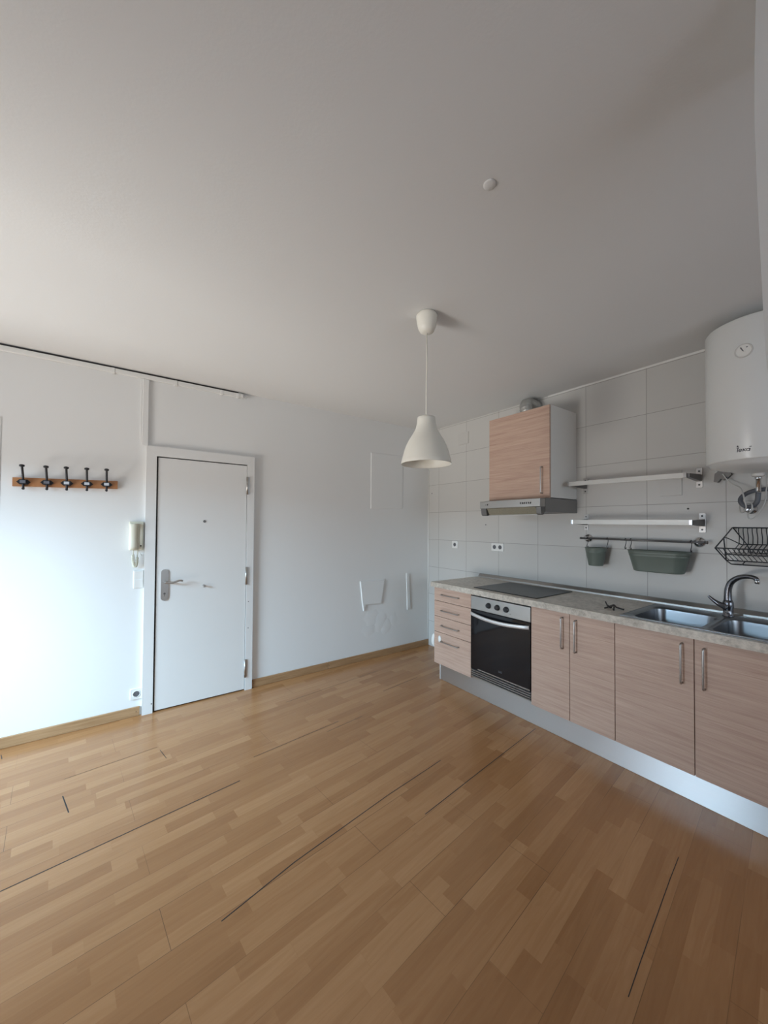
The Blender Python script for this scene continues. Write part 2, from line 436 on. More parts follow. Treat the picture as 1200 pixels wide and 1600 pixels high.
f = MB(); mid = (RW[0]+RW[1])/2
for a, b_ in ((RW[0], RW[0]+t), (RW[1]-t, RW[1]), (mid-t/2, mid+t/2)): f.box(a, b_, YR-0.09, YR-0.03, RW[2], RW[3])
f.box(RW[0]+t, RW[1]-t, YR-0.09, YR-0.03, RW[2], RW[2]+t); f.box(RW[0]+t, RW[1]-t, YR-0.09, YR-0.03, RW[3]-t, RW[3])
struct(obj('window_2', f, M['facade']))

# plastered pier close to the camera, its edge a little uneven
edge = [(-3.349, 0.0), (-3.3475, 1.535), (-3.343, 1.803), (-3.3385, 1.90), (-3.3345, 2.05), (-3.330, 2.219), (-3.327, 2.375), (-3.328, 2.5), (-3.333, H)]
pier = MB()
pier.loft([[(-2.10, y, z), (-1.86, y+0.0, z), (-1.86, -3.72, z), (-2.10, -3.72, z)] for y, z in edge], smooth=False)
struct(obj('wall_pier', pier, M['plaster']))

def skirt(name, x0, x1, joints=()):
    s = MB()
    xs = [x0, *joints, x1]
    for a, b_ in zip(xs, xs[1:]):
        s.box(a+0.0015, b_-0.0015, -0.015, 0.0, 0.0, 0.072, 0.003, 1)
    return struct(obj(name, s, M['skirting']))
s = skirt('baseboard_back_left', -3.93, -3.048)
d = MB(); d.lathe([(0.0035, -0.0156), (0.0035, -0.0149)], (-3.072, 0, 0.036), 'y', 8, True, True)
obj('nail_head', d, M['hole'], s)
s = skirt('baseboard_back_right', -2.185, 0.0, (-1.41,))
d = MB()
for x in (-1.425, -1.395, -2.17): d.lathe([(0.003, -0.0156), (0.003, -0.0149)], (x, 0, 0.036), 'y', 8, True, True)
obj('nail_head', d, M['hole'], s)
sl = MB(); sl.box(-3.861, -3.857, -0.003, 0.0, 0.074, 2.215)
sl.box(-3.96, -3.8645, -0.002, 0.0, 0.074, 2.215)
struct(obj('trim_1', sl, M['door']))
tr = MB(); tr.box(-3.068, -3.024, -0.016, 0, 2.128, 2.655, 0.003, 1); tr.box(-3.078, -3.070, -0.006, 0, 2.128, 2.655)
struct(obj('trim_2', tr, M['door']))
tr = MB(); tr.prism([(0, H-0.010), (-0.010, H), (0, H)], 'y', -2.86, -1.62)
struct(obj('trim_3', tr, M['white']))
tr = MB()
tr.tube([(-0.004, -0.004, 0.075), (-0.004, -0.004, 1.2), (-0.004, -0.004, 2.2)], 0.006, 8)
struct(obj('trim_4', tr, M['white']))

# ------------------------------------------------------------------ entrance door
door = bpy.data.objects.new('door_1', None); COL.objects.link(door); door.location = (-2.60, -0.02, 0); WORLD['door_1'] = Vector((-2.60, -0.02, 0)); struct(door)
DL, DR, DT = -2.953, -2.258, 2.040
cs = MB(); cf = -0.030
def frame_bar(poly): cs.prism(poly, 'y', cf, 0.0)
frame_bar([(-3.036, 0.0), (DL-0.011, 0.0), (DL-0.011, DT+0.008), (-3.036, 2.125)])
frame_bar([(DR+0.004, 0.0), (-2.192, 0.0), (-2.192, 2.125), (DR+0.004, DT+0.008)])
frame_bar([(-3.036, 2.1255), (DL-0.011, DT+0.0085), (DR+0.004, DT+0.0085), (-2.192, 2.1255)])
obj('door_frame', cs, M['door'], door)
g = MB(); g.box(DL-0.010, DR+0.0035, -0.004, -0.0005, 0.0, DT+0.0075)
obj('door_rebate', g, M['gap'], door)
lf = MB(); lf.box(DL, DR, -0.022, -0.0045, 0.010, DT, 0.002, 1)
leaf = obj('door_leaf', lf, M['door'], door)
p = MB(); p.prism([(x, z) for x, z in rrect(-2.895, 1.008, 0.027, 0.127, 0.0265)], 'y', -0.028, -0.0221)
hp = obj('handle_plate', p, M['steel'], leaf)
h = MB()
h.tube([(-2.895, -0.028, 1.035), (-2.895, -0.070, 1.035)], 0.010, 12)
h.tube(smooth_path([(-2.897, -0.072, 1.035), (-2.87, -0.074, 1.028), (-2.835, -0.074, 1.030), (-2.80, -0.072, 1.041), (-2.77, -0.068, 1.037)]), 0.008, 10)
h.lathe([(0.012, 0), (0.014, -0.012)], (-2.895, -0.028, 1.035), 'y', 14, True, True)
obj('lever', h, M['steel'], hp)
h = MB(); h.lathe([(0.008, -0.0285), (0.008, -0.0275)], (-2.895, 0, 0.938), 'y', 12, True, True)
h.box(-2.897, -2.893, -0.0288, -0.028, 0.916, 0.932)
obj('keyhole', h, M['darksteel'], hp)
h = MB(); h.lathe([(0.011, -0.0215), (0.011, -0.0255), (0.007, -0.0262), (0.0055, -0.0252)], (-2.607, 0, 1.527), 'y', 16, True, True)
obj('peephole', h, M['darksteel'], leaf)
h = MB(); h.lathe([(0.012, -0.0215), (0.012, -0.026), (0.006, -0.028), (0.006, -0.040), (0.009, -0.044), (0.008, -0.050)], (-2.605, 0, 0.974), 'y', 16, True, True)
obj('bolt_knob', h, M['steel'], leaf)
for z in (1.857, 1.036, 0.200):
    h = MB(); h.tube([(DR+0.002, -0.0335, z-0.080), (DR+0.002, -0.0335, z+0.080)], 0.0085, 12)
    for zz in (-0.05, -0.005, 0.045): h.tube([(DR+0.002, -0.0335, z+zz-0.0015), (DR+0.002, -0.0335, z+zz+0.0015)], 0.0092, 12)
    h.box(DR+0.008, DR+0.022, -0.032, -0.0295, z-0.078, z+0.078)
    obj('hinge', h, M['steel'], door)
h = MB()
for x, z in ((-2.972, 0.075), (-2.232, 0.56), (-2.232, 0.80)): h.lathe([(0.0045, -0.0308), (0.0045, -0.0299)], (x, 0, z), 'y', 8, True, True)
obj('screw_hole', h, M['hole'], door)

# ------------------------------------------------------------------ back wall: conduit, coat rack, intercom, switches, patches
t_ = thing('cable_conduit', 'long white cable conduit running along the top of the back wall under the ceiling', 'conduit', (-3.1, -0.01, 2.665))
m = MB(); m.box(-4.6, -2.30, -0.026, 0, 2.656, 2.690, 0.002, 1); obj('channel', m, M['white'], t_)
m = MB(); m.tube([(-4.6, -0.015, 2.697), (-2.36, -0.015, 2.696)], 0.006, 8); m.box(-4.6, -2.34, -0.012, -0.001, 2.6915, 2.704); obj('cable', m, M['black'], t_)  # added black cable and strip, drawing the dark gap between conduit and ceiling
m = MB(); m.tube(smooth_path([(-2.30, -0.015, 2.672), (-2.275, -0.016, 2.671), (-2.262, -0.016, 2.664)]), 0.009, 8); obj('cable_end', m, M['cable'], t_)
for x in (-4.1, -3.258, -2.839, -2.483, -2.345):
    m = MB(); m.box(x-0.011, x+0.011, -0.029, 0, 2.650, 2.6905, 0.002, 1); obj('clip', m, M['white'], t_)

t_ = thing('coat_rack', 'brown wooden coat rack with five black hooks left of the entrance door', 'coat rack', (-3.505, -0.01, 1.79))
def RZ(x): return 1.790 + (x+3.505)*0.030        # the board hangs a touch out of level
m = MB()
x0, x1 = -3.793, -3.217
m.hexa([(x0, -0.020, RZ(x0)-0.030), (x1, -0.020, RZ(x1)-0.030), (x1, 0, RZ(x1)-0.030), (x0, 0, RZ(x0)-0.030), (x0, -0.020, RZ(x0)+0.030), (x1, -0.020, RZ(x1)+0.030), (x1, 0, RZ(x1)+0.030), (x0, 0, RZ(x0)+0.030)])
obj('board', m, M['rackwood'], t_)
for i, x in enumerate((-3.738, -3.618, -3.512, -3.399, -3.284)):
    z = RZ(x)
    m = MB()
    m.prism([(x-0.036, z), (x-0.026, z+0.010), (x-0.020, z+0.017), (x+0.020, z+0.017), (x+0.026, z+0.010), (x+0.036, z), (x+0.026, z-0.010), (x+0.020, z-0.017), (x-0.020, z-0.017), (x-0.026, z-0.010)], 'y', -0.025, -0.020)
    m.tube(smooth_path([(x, -0.024, z-0.044), (x, -0.030, z-0.020), (x, -0.036, z+0.014), (x, -0.052, z+0.050), (x, -0.082, z+0.100)]), [0.0068]*25, 8)
    m.lathe([(0.004, -0.010), (0.0135, -0.006), (0.0145, 0.0), (0.0135, 0.006), (0.004, 0.009)], (x, -0.084, z+0.104), 'z', 12, True, True)
    m.tube([(x, -0.024, z-0.046), (x, -0.034, z-0.046)], 0.008, 8)
    hk = obj('hook', m, M['iron'], t_)
    m = MB(); m.box(x-0.0165, x+0.0165, -0.048, -0.030, z-0.012, z+0.012, 0.002, 1); m.box(x-0.019, x+0.019, -0.046, -0.0255, z-0.015, z+0.015)
    obj('label_holder', m, M['iron'], hk)
    m = MB(); m.box(x-0.0145, x+0.0145, -0.0492, -0.0482, z-0.0095, z+0.0095); obj('label_plate', m, M['label'] if i > 1 else M['darklabel'], hk)

t_ = thing('intercom', 'cream intercom handset on the wall beside the door frame', 'intercom', (-3.093, -0.015, 1.40))
m = MB(); m.box(-3.140, -3.046, -0.030, 0, 1.296, 1.520, 0.006, 2); obj('base', m, M['cream'], t_)
m = MB(); m.box(-3.050, -3.0475, -0.034, -0.0302, 1.300, 1.516); m.box(-3.072, -3.052, -0.036, -0.0302, 1.300, 1.500, 0.002, 1); obj('cover', m, M['cream'], t_)
m = MB()
prof = [(1.300, -0.052), (1.325, -0.060), (1.36, -0.050), (1.41, -0.048), (1.46, -0.052), (1.490, -0.062), (1.505, -0.056)]
m.loft([[(-3.135, -0.031, z), (-3.135, y+0.008, z), (-3.128, y, z), (-3.092, y, z), (-3.085, y+0.008, z), (-3.085, -0.031, z)] for z, y in prof])
obj('handset', m, M['cream'], t_)
m = MB(); m.lathe([(0.006, -0.0405), (0.006, -0.0355)], (-3.062, 0, 1.330), 'y', 10, True, True); obj('button', m, M['hole'], t_)
m = MB()
pts = smooth_path([(-3.110, -0.040, 1.298), (-3.111, -0.036, 1.250), (-3.108, -0.030, 1.200), (-3.098, -0.025, 1.165), (-3.088, -0.026, 1.190), (-3.084, -0.028, 1.240), (-3.080, -0.026, 1.297)], 40)
hel = []
for i, p_ in enumerate(pts):
    w = 0.0095 if 30 < i < len(pts)-40 else 0.0015
    hel.append((p_.x + w*math.cos(i*0.80), p_.y + w*math.sin(i*0.80)*0.8, p_.z))
m.tube(hel, 0.0032, 6); obj('coiled_cord', m, M['cream'], t_)
m = MB(); m.lathe([(0.006, -0.007), (0.006, 0)], (-3.056, 0, 1.255), 'y', 10, True, True); m.tube([(-3.056, -0.006, 1.255), (-3.070, -0.020, 1.285), (-3.070, -0.022, 1.299)], 0.002, 6)
obj('wall_clip', m, M['white'], t_)

t_ = thing('light_switch', 'white double light switch under the intercom', 'switch', (-3.072, -0.006, 1.065))
m = MB(); m.box(-3.106, -3.040, -0.010, 0, 0.996, 1.135, 0.003, 1); obj('frame', m, M['white'], t_)
for z in (1.033, 1.099):
    m = MB(); m.hexa([(-3.099, -0.0105, z-0.028), (-3.047, -0.0105, z-0.028), (-3.047, -0.0101, z-0.028), (-3.099, -0.0101, z-0.028), (-3.099, -0.015, z+0.028), (-3.047, -0.015, z+0.028), (-3.047, -0.0101, z+0.028), (-3.099, -0.0101, z+0.028)])
    obj('rocker', m, M['white'], t_)

def socket(name, label, axis, c, spots, w, h, group=None):
    """frame of half size w x h; round recesses at spots (offset along the wall)"""
    t = thing(name, label, 'socket', c, group)
    def P(a, dep, z):
        return (c[0]+a, -dep, z) if axis == 'y' else (-dep, c[1]-a, z)
    m = MB()
    ring = rrect(0, c[2], w, h, 0.006, 3)
    m.loft([[P(a, 0, z) for a, z in ring], [P(a, 0.009, z) for a, z in ring], [P(a*0.97, 0.011, c[2]+(z-c[2])*0.97) for a, z in ring]], smooth=False)
    obj('frame', m, M['white'], t)
    for s_ in spots:
        m = MB()
        n = 24
        def R_(r, dep): return [P(s_ + r*math.cos(2*PI*k/n), dep, c[2] + r*math.sin(2*PI*k/n)) for k in range(n)]
        m.loft([R_(0.027, 0.0112), R_(0.027, 0.0135), R_(0.0225, 0.0135), R_(0.021, 0.0113)], cap0=False, cap1=False)
        in_ = obj('socket_ring', m, M['white'], t)
        m = MB(); m.loft([R_(0.0208, 0.0112), R_(0.0208, 0.0118)]); pl = obj('recess', m, M['greyink'], in_)
        m = MB()
        for q in (-0.0095, 0.0095):
            ctr = P(s_+q, 0.0118, c[2]); d_ = P(s_+q, 0.0124, c[2]); m.tube([ctr, d_], 0.0026, 8)
        for q in (-1, 1): m.tube([P(s_-0.004, 0.0120, c[2]+q*0.0195), P(s_+0.004, 0.0120, c[2]+q*0.0195)], 0.0018, 6)
        obj('contacts', m, M['black'], in_)
    return t
socket('wall_socket', 'white socket low on the wall left of the door frame', 'y', (-3.072, -0.0, 0.172), (0.0,), 0.040, 0.042)
socket('wall_socket', 'single socket on the tiles nearest the room corner', 'x', (0.0, -0.465, 1.285), (0.0,), 0.044, 0.042)
socket('wall_socket', 'double socket on the tiles left of the range hood', 'x', (0.0, -1.063, 1.285), (-0.035, 0.035), 0.075, 0.040)

def slab(name, label, cat, poly, thick, mat, bevel=0.004):
    m = MB()
    cx_ = sum(p[0] for p in poly)/len(poly); cz_ = sum(p[1] for p in poly)/len(poly)
    inner = [(cx_ + (x-cx_)*0.97, cz_ + (z-cz_)*0.97) for x, z in poly]
    m.loft([[(x, 0, z) for x, z in poly], [(x, -thick*0.5, z) for x, z in poly], [(x, -thick, z) for x, z in inner]], smooth=False)
    return tag(obj(name, m, mat, origin=(cx_, 0, cz_)), label, cat)
slab('access_hatch', 'tall blank access hatch painted over in white, high on the back wall behind the lamp', 'hatch', [(-0.885, 1.690), (-0.425, 1.700), (-0.425, 2.345), (-0.885, 2.335)], 0.006, M['plaster'])
slab('junction_box', 'small square junction box plastered over, low on the back wall near the corner', 'junction box', [(-0.955, 0.615), (-0.735, 0.605), (-0.690, 0.875), (-1.020, 0.880), (-0.995, 0.66), (-0.975, 0.545)], 0.016, M['plaster'])
m = MB()
pts = [(-0.362, 0.925), (-0.325, 0.915), (-0.318, 0.7), (-0.300, 0.50), (-0.345, 0.485), (-0.352, 0.7)]
m.loft([[(x, 0, z) for x, z in pts], [(x, -0.012, z) for x, z in pts]], smooth=False)
tag(obj('plaster_patch', m, M['plaster'], origin=(-0.335, 0, 0.7)), 'narrow upright strip of rough plaster low on the back wall nearest the corner', 'patch')
def lump(name, label, cells):
    m = MB()
    for x, z, rx, rz, d_ in cells:
        n = 14
        m.loft([[(x + rx*k_*math.cos(2*PI*i/n)*(1+0.18*math.sin(i*2.3+x*9)), -dd, z + rz*k_*math.sin(2*PI*i/n)*(1+0.2*math.cos(i*1.7+z*7))) for i in range(n)] for k_, dd in ((1, 0.0), (0.8, d_*0.5), (0.5, d_*0.9), (0.15, d_))], cap0=False)
    return tag(obj(name, m, M['plaster'], origin=(cells[0][0], 0, cells[0][1])), label, 'patch')
lump('plaster_patch', 'patch of lumpy rough plaster below the small plastered junction box', [(-0.86, 0.45, 0.10, 0.10, 0.003), (-0.74, 0.40, 0.09, 0.12, 0.003), (-0.66, 0.33, 0.08, 0.09, 0.0025), (-0.90, 0.32, 0.09, 0.07, 0.0025), (-0.55, 0.40, 0.05, 0.08, 0.002)])

# ------------------------------------------------------------------ ceiling: pendant lamp, cap
PX, PY = -1.795, -1.946
t_ = thing('pendant_lamp', 'white bell-shaped pendant lamp hanging from the ceiling on a thin cord', 'lamp', (PX, PY, H))
m = MB(); m.lathe([(0.052, H), (0.060, H-0.012), (0.060, H-0.020), (0.056, H-0.050), (0.050, H-0.078), (0.040, H-0.100), (0.022, H-0.111), (0.004, H-0.113)], (PX, PY, 0), 'z', 40, True, True)
obj('ceiling_rose', m, M['shade'], t_)
m = MB(); m.tube([(PX, PY, H-0.112), (PX+0.0015, PY, H-0.3), (PX-0.001, PY, H-0.45), (PX, PY, 2.112)], 0.0034, 8); obj('cord', m, M['shade'], t_)
outer = [(0.010, 2.117), (0.044, 2.117), (0.050, 2.114), (0.0520, 2.100), (0.0545, 2.075), (0.063, 2.045), (0.079, 2.015), (0.098, 1.985), (0.113, 1.955), (0.124, 1.925), (0.132, 1.895), (0.138, 1.872), (0.1430, 1.850)]
inner = [(r-0.0035 if r > 0.03 else r, z-0.0025 if i < 3 else z) for i, (r, z) in enumerate(outer)]
m = MB(); m.lathe(outer + [(0.1415, 1.8485)] + list(reversed(inner)), (PX, PY, 0), 'z', 64)
obj('lamp_shade', m, M['shade'], t_)
m = MB(); m.lathe([(0.012, 2.113), (0.020, 2.10), (0.020, 2.05), (0.017, 2.045)], (PX, PY, 0), 'z', 20, True, True); obj('bulb_holder', m, M['white'], t_)
m = MB(); m.lathe([(0.003, H-0.0065), (0.019, H-0.006), (0.022, H-0.003), (0.022, H)], (-2.156, -2.672, 0), 'z', 24, True, True)
tag(obj('ceiling_cap', m, M['ceiling'], origin=(-2.156, -2.672, H)), 'small round white cap on the bare ceiling', 'cap')

# ------------------------------------------------------------------ kitchen run
FX, PXF = -0.670, -0.615                    # door fronts, plinth front
ZB, ZT = 0.169, 0.904                       # bottom and top of the fronts
YS = [-0.824, -1.2925, -1.8755, -2.167, -2.453, -2.845, -3.238]
WT0, WT1 = 0.9085, 0.954                    # worktop
def bow_handle(parent, p0, p1, out, r=0.0052):
    """bar between two points of a front, standing off along out"""
    a, b_ = Vector(p0), Vector(p1); o_ = Vector(out); d_ = (b_-a).normalized()
    m = MB()
    m.tube([a, a+o_*0.72, a+o_*0.93+d_*0.003, a+o_+d_*0.011, b_+o_-d_*0.011, b_+o_*0.93-d_*0.003, b_+o_*0.72, b_], r, 10)
    return obj('handle', m, M['steel'], parent)
def carcass(parent, y0, y1, x_front=FX+0.0185, z0=ZB, z1=WT0-0.001, shelf=True):
    m = MB(); w = 0.016
    m.box(x_front, -0.004, y0-w, y0, z0, z1); m.box(x_front, -0.004, y1, y1+w, z0, z1)
    m.box(x_front, -0.004, y1+w, y0-w, z0, z0+w); m.box(-0.012, -0.004, y1+w, y0-w, z0+w, z1)
    m.box(x_front, x_front+0.08, y1+w, y0-w, z1-w, z1)
    return obj('carcass', m, M['carcass'], parent)
def front(name, parent, y0, y1, z0, z1):
    m = MB(); m.box(FX, FX+0.018, y1+0.0018, y0-0.0018, z0+0.0018, z1-0.0018, 0.0012, 1)
    return obj(name, m, M['oak'], parent)

t_ = thing('drawer_cabinet', 'pale oak drawer cabinet with four drawers at the left end of the kitchen run', 'cabinet', (FX/2, (YS[0]+YS[1])/2, ZB))
carcass(t_, YS[0]-0.001, YS[1]+0.001)
zs = [ZT+0.002, 0.775, 0.625, 0.475, ZB]
for a, b_, hz in zip(zs, zs[1:], (0.843, 0.693, 0.549, 0.398)):
    fr = front('drawer', t_, YS[0], YS[1], b_, a)
    bow_handle(fr, (FX, -0.934, hz), (FX, -1.150, hz), (-0.028, 0, 0))

t_ = thing('oven', 'built-in oven with black glass door and steel panel', 'oven', (FX/2, (YS[1]+YS[2])/2, ZB))
oy0, oy1 = YS[1]-0.0025, YS[2]+0.0025
m = MB(); m.box(FX+0.022, -0.05, oy1+0.004, oy0-0.004, 0.19, 0.900); obj('body', m, M['black'], t_)
m = MB(); m.box(FX-0.004, FX+0.0215, oy1, oy0, 0.779, 0.892, 0.0015, 1); cp = obj('control_panel', m, M['panel'], t_)
for y in (-1.486, -1.574, -1.660):
    m = MB(); m.lathe([(0.024, FX-0.0042), (0.024, FX-0.008), (0.0205, FX-0.010), (0.0185, FX-0.024), (0.016, FX-0.027)], (0, y, 0.836), 'x', 24, True, True)
    m.box(FX-0.031, FX-0.027, y-0.004, y+0.004, 0.822, 0.850, 0.001, 1)
    obj('knob', m, M['black'], cp)
m = MB(); m.box(FX-0.0046, FX-0.0041, -1.703, -1.690, 0.806, 0.809); obj('indicator', m, M['black'], cp)
m = MB(); m.box(FX-0.006, FX+0.0215, oy1, oy0, 0.262, 0.7745, 0.0015, 1); dg = obj('oven_door', m, M['ovenglass'], t_)
m = MB()
n = 14
def bow(k): s = k/n; return -1.300 - 0.566*s, -0.010 - 0.030*math.sin(PI*s)**0.8, 0.739 - 0.018*math.sin(PI*s)
rings = []
for k in range(n+1):
    y, dx, z = bow(k)
    rings.append([(FX+dx, y, z-0.0155), (FX+dx-0.008, y, z-0.0125), (FX+dx-0.008, y, z+0.0125), (FX+dx, y, z+0.0155)])
m.loft(rings)
for k in (0, n):
    y, dx, z = bow(k); yy = y - 0.012 if k == 0 else y + 0.012
    m.box(FX-0.012, FX-0.0062, min(yy, yy+0.0), yy+0.008, z-0.012, z+0.012)
obj('handle', m, M['bright'], dg)
m = MB(); m.box(FX-0.0095, FX-0.0062, oy1+0.004, -1.375, 0.268, 0.2765); obj('trim_strip', m, M['steel'], dg)
m = MB()
for k in range(4):
    z = 0.192 + k*0.0175
    m.box(FX-0.003, FX+0.008, oy1, oy0, z, z+0.0072, 0.001, 1)
obj('vent_grille', m, M['panel'], t_)
m = MB(); m.box(FX+0.009, FX+0.021, oy1, oy0, 0.186, 0.261); obj('vent_recess', m, M['black'], t_)

def strokes(mapf, lines, w, h=0.0008):
    """flat strokes of width w mapped onto a surface: mapf(s, t, out)"""
    m = MB()
    for ln in lines:
        for (a0, b0), (a1, b1) in zip(ln, ln[1:]):
            dx, dy = a1-a0, b1-b0; L_ = math.hypot(dx, dy) or 1
            ux, uy = dx/L_*w*0.35, dy/L_*w*0.35; nx, ny = -dy/L_*w/2, dx/L_*w/2
            q = [(a0-ux-nx, b0-uy-ny), (a1+ux-nx, b1+uy-ny), (a1+ux+nx, b1+uy+ny), (a0-ux+nx, b0-uy+ny)]
            m.loft([[mapf(s, t, 0.0002) for s, t in q], [mapf(s, t, h) for s, t in q]], smooth=False)
    return m
def sl_(l, k=0.18): return [[(x + y*k, y) for x, y in ln] for ln in l]
def ell(cx, cy, rx, ry, a0, a1, n=12): return [(cx + rx*math.cos(math.radians(a0+(a1-a0)*i/n)), cy + ry*math.sin(math.radians(a0+(a1-a0)*i/n))) for i in range(n+1)]
TEKA = sl_([
    [(0.12, 0.0), (0.12, 0.92)], [(-0.12, 0.95), (2.40, 0.95)],
    ell(0.62, 0.28, 0.26, 0.28, 8, 320) , [(0.37, 0.30), (0.88, 0.30)],
    [(1.12, 0.0), (1.12, 0.60)], [(1.14, 0.27), (1.58, 0.58)], [(1.24, 0.32), (1.60, 0.0)],
    ell(1.98, 0.28, 0.26, 0.28, 0, 360), [(2.26, 0.56), (2.26, 0.0)],
])
DOT = ell(0.0, 0.0, 0.075, 0.075, 0, 360)
sc_ = 0.014
obj('maker_mark', strokes(lambda s, t, o_: (FX-0.006-o_, -1.585 - s*sc_, 0.315 + t*sc_), TEKA, 0.14), M['greyink'], dg)

t_ = thing('base_cabinet', 'pale oak base cabinet with two narrow doors between oven and sink cabinet', 'cabinet', (FX/2, (YS[2]+YS[4])/2, ZB))
carcass(t_, YS[2]-0.001, YS[4]+0.001)
d1 = front('cabinet_door', t_, YS[2], YS[3], ZB, ZT); bow_handle(d1, (FX, -2.120, 0.868), (FX, -2.120, 0.655), (-0.028, 0, 0))
d1 = front('cabinet_door', t_, YS[3], YS[4], ZB, ZT); bow_handle(d1, (FX, -2.213, 0.866), (FX, -2.213, 0.653), (-0.028, 0, 0))
t_ = thing('sink_cabinet', 'pale oak sink cabinet with two wide doors at the right of the run', 'cabinet', (FX/2, (YS[4]+YS[6])/2, ZB))
carcass(t_, YS[4]-0.001, YS[6]+0.001)
d1 = front('cabinet_door', t_, YS[4], YS[5], ZB, ZT); bow_handle(d1, (FX, -2.793, 0.866), (FX, -2.793, 0.651), (-0.028, 0, 0))
d1 = front('cabinet_door', t_, YS[5], YS[6], ZB, ZT); bow_handle(d1, (FX, -2.889, 0.862), (FX, -2.889, 0.648), (-0.028, 0, 0))

t_ = thing('kitchen_plinth', 'brushed aluminium plinth along the floor under the kitchen cabinets', 'plinth', (PXF, -2.05, 0.0))
m = MB(); m.box(PXF, PXF+0.016, -3.24, -0.858, 0.002, ZB-0.002); obj('board', m, M['plinth'], t_)
m = MB(); m.box(PXF-0.001, PXF+0.10, -0.8575, -0.850, 0.001, ZB-0.002); obj('end_cap', m, M['white'], t_)

# worktop with the two cut-outs of the sink
t_ = thing('worktop', 'speckled grey beige laminate worktop over the kitchen cabinets', 'worktop', (-0.35, -2.05, WT0))
m = MB()
SX0, SX1, SY0, SY1 = -0.645, -0.135, -3.215, -2.50
for a in ((-0.703, SX0, -3.30, -0.8055), (SX1, -0.002, -3.30, -0.8055), (SX0, SX1, SY1, -0.8055), (SX0, SX1, -3.30, SY0)):
    m.box(a[0], a[1], a[2], a[3], WT0, WT1)
bmesh.ops.remove_doubles(m.bm, verts=m.bm.verts[:], dist=1e-5)
obj('slab', m, M['worktop'], t_)
m = MB(); m.prism([(-0.034, WT1), (-0.032, WT1+0.012), (-0.014, WT1+0.034), (-0.002, WT1+0.036), (-0.002, WT1)], 'y', -3.30, -0.835)
obj('upstand', m, M['panel'], t_)

t_ = thing('cooktop', 'black glass cooktop set in the worktop above the oven', 'cooktop', (-0.36, -1.585, WT1))
m = MB(); m.box(-0.625, -0.100, -1.893, -1.283, WT1, WT1+0.006, 0.002, 2); obj('glass_plate', m, M['hob'], t_)
for x, y, r in ((-0.24, -1.44, 0.085), (-0.24, -1.73, 0.10), (-0.48, -1.44, 0.10), (-0.48, -1.73, 0.075)):
    m = MB(); m.lathe([(r-0.0012, WT1+0.0061), (r, WT1+0.0064), (r+0.0012, WT1+0.0061)], (x, y, 0), 'z', 40); obj('cooking_zone', m, M['ring'], t_)

# sink
t_ = thing('kitchen_sink', 'double bowl stainless steel sink set in the worktop under the dish rack', 'sink', (-0.39, -2.86, WT1))
sx0, sx1, sy0, sy1 = -0.662, -0.092, -3.245, -2.478
def outer_rect(x0, x1, y0, y1, cx, cy, pts):
    out = []
    for px, py in pts:
        dx, dy = px-cx, py-cy
        k = min(((x1-cx)/dx if dx > 1e-9 else (x0-cx)/dx if dx < -1e-9 else 1e9), ((y1-cy)/dy if dy > 1e-9 else (y0-cy)/dy if dy < -1e-9 else 1e9))
        out.append((cx+dx*k, cy+dy*k))
    return out
zt_ = WT1 + 0.005
ysp = -2.878
m = MB(); bowls = ((-0.425, -2.693, 0.205, 0.162, ysp, sy1), (-0.425, -3.052, 0.205, 0.150, sy0, ysp))
for cx_, cy_, hx, hy, ya, yb in bowls:
    hole = rrect(cx_, cy_, hx, hy, 0.06, 10)
    rim = outer_rect(sx0, sx1, ya, yb, cx_, cy_, rrect(cx_, cy_, hx, hy, 0.001, 10) if False else hole)
    m.loft([[(x, y, zt_) for x, y in rim], [(cx_+(x-cx_)*1.05, cy_+(y-cy_)*1.05, zt_) for x, y in hole], [(cx_+(x-cx_)*1.04, cy_+(y-cy_)*1.04, zt_-0.003) for x, y in hole], [(x, y, zt_-0.004) for x, y in hole]], cap0=False, cap1=False)
# corners of the deck left open by the radial bridge, and the folded outer edge
m.box(sx0, sx1, sy0, sy1, zt_-0.0035, zt_-0.0042) if False else None
for a in ((sx0, sx0+0.006, sy0, sy1), (sx1-0.006, sx1, sy0, sy1), (sx0+0.006, sx1-0.006, sy0, sy0+0.006), (sx0+0.006, sx1-0.006, sy1-0.006, sy1)):
    m.box(a[0], a[1], a[2], a[3], WT1, zt_+0.0022, 0.001, 1)
obj('deck', m, M['sink'], t_, normals=False)
for cx_, cy_, hx, hy, ya, yb in bowls:
    m = MB()
    rings = []
    for k_, z in ((1.0, zt_-0.004), (0.985, zt_-0.02), (0.95, zt_-0.12), (0.92, zt_-0.145), (0.84, zt_-0.158), (0.4, zt_-0.161)):
        rings.append([(cx_+dx*k_, cy_+dy*k_, z) for dx, dy in rrect(0, 0, hx, hy, 0.06, 10)])
    m.loft(rings, cap0=False, cap1=True)
    bw = obj('bowl', m, M['sink'], t_, normals=False)
    m = MB(); m.lathe([(0.040, 0.0), (0.040, 0.002), (0.030, 0.003), (0.028, 0.001), (0.004, 0.0012)], (cx_, cy_, zt_-0.1608), 'z', 24, False, True); obj('drain', m, M['chrome'], bw)

